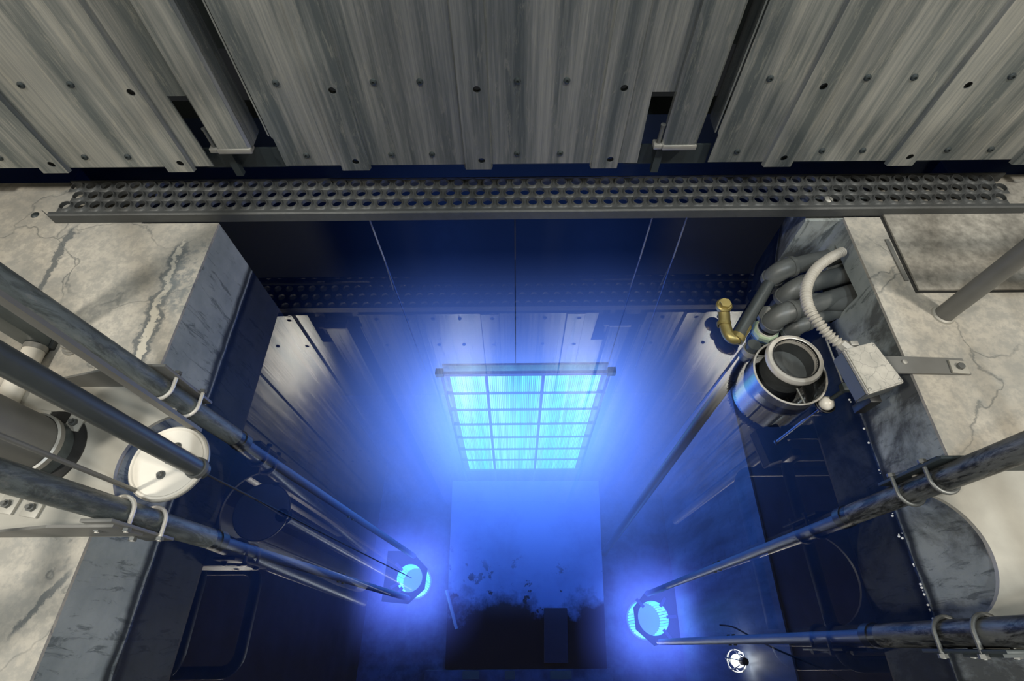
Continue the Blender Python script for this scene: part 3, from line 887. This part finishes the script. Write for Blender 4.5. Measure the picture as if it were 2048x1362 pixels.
e1 = elbow_pipe((1640, 520), (1556, 540), .15, .040, 'farthest grey elbow pipe, top of the four at the right wall', -.40, False, foot=P(1474, 676, z=.045))
e2 = elbow_pipe((1668, 555), (1584, 578), .16, .040, 'second grey elbow pipe from the top, ringed, partly over the first', -.5, False)
e3 = elbow_pipe((1690, 590), (1556, 630), .14, .040, 'pale grey elbow pipe with black clamps above the green nut', -.25)
e4 = elbow_pipe((1676, 622), (1592, 652), .09, .032, 'lowest and thinnest grey elbow pipe, behind the filter basket', -.3)
a = P(1690, 606, z=.13); b = P(1640, 602, z=.13)
tag(MB().tube([a+Vector((.2, 0, 0)), P(1612, 604, z=.13)], .042, 22).build('pipe_stub', M['pvc']), 'straight thick grey pipe stub lying beside the pale elbow pipe', 'pipe')
# green union nut below elbow 3
p = Vector((e3.x, e3.y, .008))
t = thing('union_nut', 'pale green hexagonal union nut at the waterline below the pale elbow', 'nut', p)
MB().lathe([(.040, -.02), (.058, -.02), (.060, -.012), (.060, .012), (.056, .02), (.040, .02)], p, 8, close=True).build('nut_body', M['green'], t, smooth=20)
MB().lathe([(.039, .02), (.046, .02), (.046, .028), (.039, .028)], p, 24, close=True).build('white_collar', M['white'], t)
# brass elbow at the foot of the first drop pipe
q = P(1474, 676, z=.045); k = P(1447, 642, z=.05); h = P(1449, 610, z=.085)
t = thing('brass_elbow', 'old brass pipe elbow with hexagonal plug at the foot of the farthest grey elbow pipe', 'pipe fitting', (k.x, k.y, .03))
q2 = P(1492, 652, z=.052)
MB().tube(bez([q2, q, P(1459, 672, z=.045), P(1450, 650, z=.045), P(1448, 630, z=.055), h-Vector((0, 0, .02))], 8), .026, 18).build('elbow_body', M['brass'], t)
dq = (q2-q).normalized()
MB().lathe([(.026, -.012), (.033, -.012), (.033, .012), (.026, .012)], q, 22, close=True, axis=dq).build('ring', M['brass'], t)
k1 = P(1448, 648, z=.047); k2 = P(1447, 636, z=.05)
MB().lathe([(.026, -.008), (.031, -.008), (.031, .008), (.026, .008)], k1, 22, close=True, axis=(k2-k1)).build('ring', M['brass'], t)
MB().lathe([(0, -.02), (.034, -.02), (.036, -.014), (.036, .0), (.030, .006), (0, .006)], h, 28).build('plug_flange', M['brass'], t)
MB().cyl(h+Vector((0, 0, .006)), h+Vector((0, 0, .020)), .025, 6).build('hex_plug', M['brass'], t)
# wedge plate beside elbow 3
p = P(1524, 622, z=.02)
tag(MB().plate([(p.x-.03, p.y+.02), (p.x+.05, p.y+.03), (p.x+.01, p.y-.09), (p.x-.012, p.y-.09)], [], lambda x, y, d: (x, y, .0+d), .02).build('wedge_plate', M['plate'], smooth=0), 'small pale wedge shaped plate beside the black clamps', 'plate')

# filter basket
fc = P(1581, 744, z=.055); f2 = (fc.x, fc.y)
t = thing('filter_basket', 'round steel filter basket with wide pale rim floating at the right wall', 'basket', (*f2, -.2))
MB().lathe([(.146, -.20), (.150, -.20), (.150, .05), (.146, .05)], (*f2, 0), 56, close=True).build('outer_shell', M['steel'], t)
MB().tube([(f2[0]+.149*math.cos(2*PI*k/56), f2[1]+.149*math.sin(2*PI*k/56), .052) for k in range(56)], .0045, 8, close=True).build('outer_rim', M['rim'], t)
MB().lathe([(.146, -.19), (.146, -.185), (0, -.185), (0, -.19)], (*f2, 0), 40).build('bottom_disc', M['dark'], t)
g2 = P(1592, 716, z=.135)
MB().lathe([(.088, -.16), (.096, -.16), (.096, .12), (.088, .12)], (g2.x, g2.y, 0), 48, close=True).build('inner_tube', M['galv'], t)
MB().lathe([(.086, .118), (.088, .130), (.098, .136), (.110, .134), (.116, .122), (.114, .108), (.096, .106), (.086, .108)], (g2.x, g2.y, 0), 56, close=True).build('inner_rim', M['rim'], t)
MB().lathe([(.087, .125), (.090, .134), (.093, .136), (.090, .137)], (g2.x, g2.y, 0), 48, close=True).build('gasket', M['black'], t)
MB().lathe([(0, .035), (.088, .035), (.088, .030), (0, .030)], (g2.x, g2.y, 0), 40).build('inner_bottom', M['pvc'], t)
m = MB()
for k in range(170):
    a = PI*.75+random.random()*1.5; r = .03+random.random()*.052
    m.sphere((g2.x+r*math.cos(a)-.005, g2.y+r*math.sin(a), .037+random.random()*.006), .002+random.random()*.0035, 6)
tag(m.build('grit', M['debris'], t), kind='stuff')
for a in (2.5, 4.9):
    b_ = Vector((f2[0], f2[1], .04))
    MB().tube([b_+Vector((.146*math.cos(a), .146*math.sin(a), 0)), Vector((g2.x+.097*math.cos(a), g2.y+.097*math.sin(a), .045))], .004, 8).build('stay_wire', M['zinc'], t)
# float
fb = P(1655, 805, z=.02)
t = thing('level_float', 'white ball float in a black cup with a thin rod below, right of the basket', 'float', (fb.x, fb.y, -.47))
MB().sphere((fb.x, fb.y, .012), .030, 24).build('ball', M['white'], t)
MB().lathe([(.018, -.028), (.036, -.012), (.040, .004), (.037, .006), (.032, -.008), (.016, -.022)], (fb.x, fb.y, 0), 28, close=True).build('cup', M['black'], t)
ar = P(1692, 778, z=.12)
MB().tube([(fb.x+.008, fb.y+.008, .035), ar], .009, 12).build('arm', M['dark'], t)
MB().box((ar.x-.02, ar.y-.012, ar.z-.012), (ar.x+.05, ar.y+.022, ar.z+.018), .004).build('valve', M['dark'], t)
MB().tube([(fb.x, fb.y, -.02), (fb.x, fb.y, -.46)], .0075, 10).build('rod', M['steel'], t)
MB().sphere((fb.x, fb.y, -.465), .013, 14).build('tip', M['rim'], t)
# thin hook rod beside box
a = P(1653, 680, z=.05); b = P(1685, 765, z=.06)
tag(MB().tube([a, b], .004, 8).build('hook_rod', M['zinc']), 'thin pale rod behind the filter basket along the right wall', 'rod')
# slanting suction pipe
a = P(1497, 706, z=-.01); b = P(1208, 1106, z=ZB+.01); d = (a-b)
t = thing('suction_pipe', 'long slanting brown pipe running from the filter basket down to the pool floor', 'pipe', b)
MB().tube([b, a+d*.02], .030, 18).build('pipe', M['tube'], t)
k = b+d*.99
MB().tube([k, k+d*.02], .036, 18).build('collar', M['zinc'], t)
# underwater lamp with cord
lp = P(1478, 1322, X=1.355)
t = thing('caged_lamp', 'lit caged work lamp hanging under water by the right wall', 'lamp', lp)
ax = (P(1512, 1326, X=1.37)-P(1450, 1320, X=1.34)).normalized()
bl = lp-ax*.005
u_ = ax.orthogonal().normalized(); v_ = ax.cross(u_)
MB().lathe([(0, -.062), (.020, -.056), (.034, -.032), (.036, -.008), (.028, .024), (.016, .040)], bl, 24, cap=False, axis=ax).build('bulb', mat_emit('lamp_bulb', (1.0, .66, .34), 90), t)
MB().lathe([(.0, .034), (.018, .034), (.022, .05), (.020, .09), (.0, .095)], bl, 20, axis=ax).build('socket', M['black'], t)
for kk in range(6):
    a = 2*PI*kk/6; e_ = u_*math.cos(a)+v_*math.sin(a)
    MB().tube(bez([bl+ax*.05+e_*.024, bl+ax*.0+e_*.058, bl-ax*.06+e_*.056, bl-ax*.115+e_*.024, bl-ax*.125], 6), .0035, 6).build('cage_wire', M['white'], t)
MB().tube(arc(bl-ax*.03, u_, v_, .060, 0, 2*PI*23/24, 23), .0035, 6, close=True).build('cage_hoop', M['white'], t)
s = bl+ax*.095
cp = [s, P(1560, 1345, X=1.32), P(1640, 1340, X=1.36), P(1560, 1290, X=1.30), P(1500, 1262, X=1.28), P(1465, 1250, X=1.25), P(1440, 1250, X=1.24)]
cp = [P(1440, 1250, X=1.22), P(1466, 1254, X=1.24), P(1500, 1272, X=1.26), P(1560, 1302, X=1.29), P(1640, 1335, X=1.33), P(1700, 1368, X=1.36)]
MB().tube(bez(cp, 8), .0045, 8).build('cord', M['cord'], t)

# handrails over both deck sides, seen mirrored in the water
def handrail(x0, x1, y0, y1, label, sx):
    t = thing('handrail', label, 'handrail', (x1, (y0+y1)/2, Z0), 'handrail loops above the deck')
    for z, dx in ((1.32, 0), (1.0, .16)):
        xx = x0+sx*dx; r = .09; pts = []
        pts += [Vector((x1, y0, z))]
        pts += arc((xx+sx*r, y0+r, z), (0, -1, 0), (-sx, 0, 0), r, 0, PI/2, 6)
        pts += arc((xx+sx*r, y1-r, z), (-sx, 0, 0), (0, 1, 0), r, 0, PI/2, 6)
        pts += [Vector((x1, y1, z))]
        MB().tube(pts, .032, 14).build('rail', M['dark'], t)
    for y in (y0, y1):
        MB().tube([(x1, y, Z0), (x1, y, 1.36)], .03, 14).build('post', M['dark'], t)
    return t


handrail(1.46, 2.9, -.10, .96, 'dark tubular handrail loop over the right deck, mirrored in the water', 1)
handrail(-1.52, -2.9, -.12, .40, 'dark tubular handrail loop over the left deck, mirrored in the water', -1)

# pool floor odds and ends
a = P(893, 1180, z=ZB+.10); b = P(913, 1258, z=ZB+.10)
tag(MB().tube([a, b], .014, 10).build('fallen_rod', M['white']), 'pale short rod lying on the pool floor left of the dark end of the floor plate', 'rod')
q = [P(u, v, z=ZB+.07) for u, v in ((1088, 1216), (1134, 1216), (1136, 1326), (1088, 1326))]
tag(MB().plate([(k.x, k.y) for k in q], [], lambda x, y, d: (x, y, ZB+.062+d), .02).build('cover_plate', M['galv'], smooth=0), 'grey rectangular cover plate on the dark end of the floor plate', 'plate')
zf = ZB+.0605
q = [P(u, v, z=zf) for u, v in ((885, 1340), (1220, 1340), (1224, 1362), (880, 1362))]
t = thing('floor_beam', 'painted cross beam with faded yellow marks at the bottom photo edge', 'beam', (q[0].x+.5, q[0].y, ZB))
MB().plate([(-.74, q[3].y-.1), (.80, q[3].y-.1), (.80, q[0].y), (-.74, q[0].y)], [], lambda x, y, d: (x, y, ZB+d), .10).build('beam', M['liner'], t, smooth=0)
for u0, u1 in ((925, 958), (1100, 1143), (1010, 1030)):
    c_ = P(u0, 1350, z=ZB+.10); d_ = P(u1, 1350, z=ZB+.10)
    MB().box((c_.x, c_.y-.03, ZB+.1005), (d_.x, c_.y+.03, ZB+.103)).build('paint_mark', M['yellow'], t, smooth=0)

# froth along the waterline
m = MB()
for u, v in [(1700, 800), (1731, 860), (1739, 884), (1762, 945), (1770, 962), (1791, 1020), (1785, 1030), (1800, 1070), (1801, 1074), (1832, 1130), (1835, 1131), (1848, 1170), (1852, 1172), (1853, 1183), (1860, 1186), (1866, 1212), (1869, 1220), (1874, 1235), (1868, 1250)]:
    for k in range(2):
        p = P(u+random.uniform(-4, 4), v+random.uniform(-5, 5), z=.0); p.x = min(p.x, Rr(p.y)-.006)
        m.sphere((p.x, p.y, .001), .0018+random.random()*.003, 8)
tag(m.build('froth', M['bubble']), 'tiny white bubbles floating along the right waterline', 'bubbles', kind='stuff')
for o in list(C.objects):
    if '_local' in o: del o['_local']
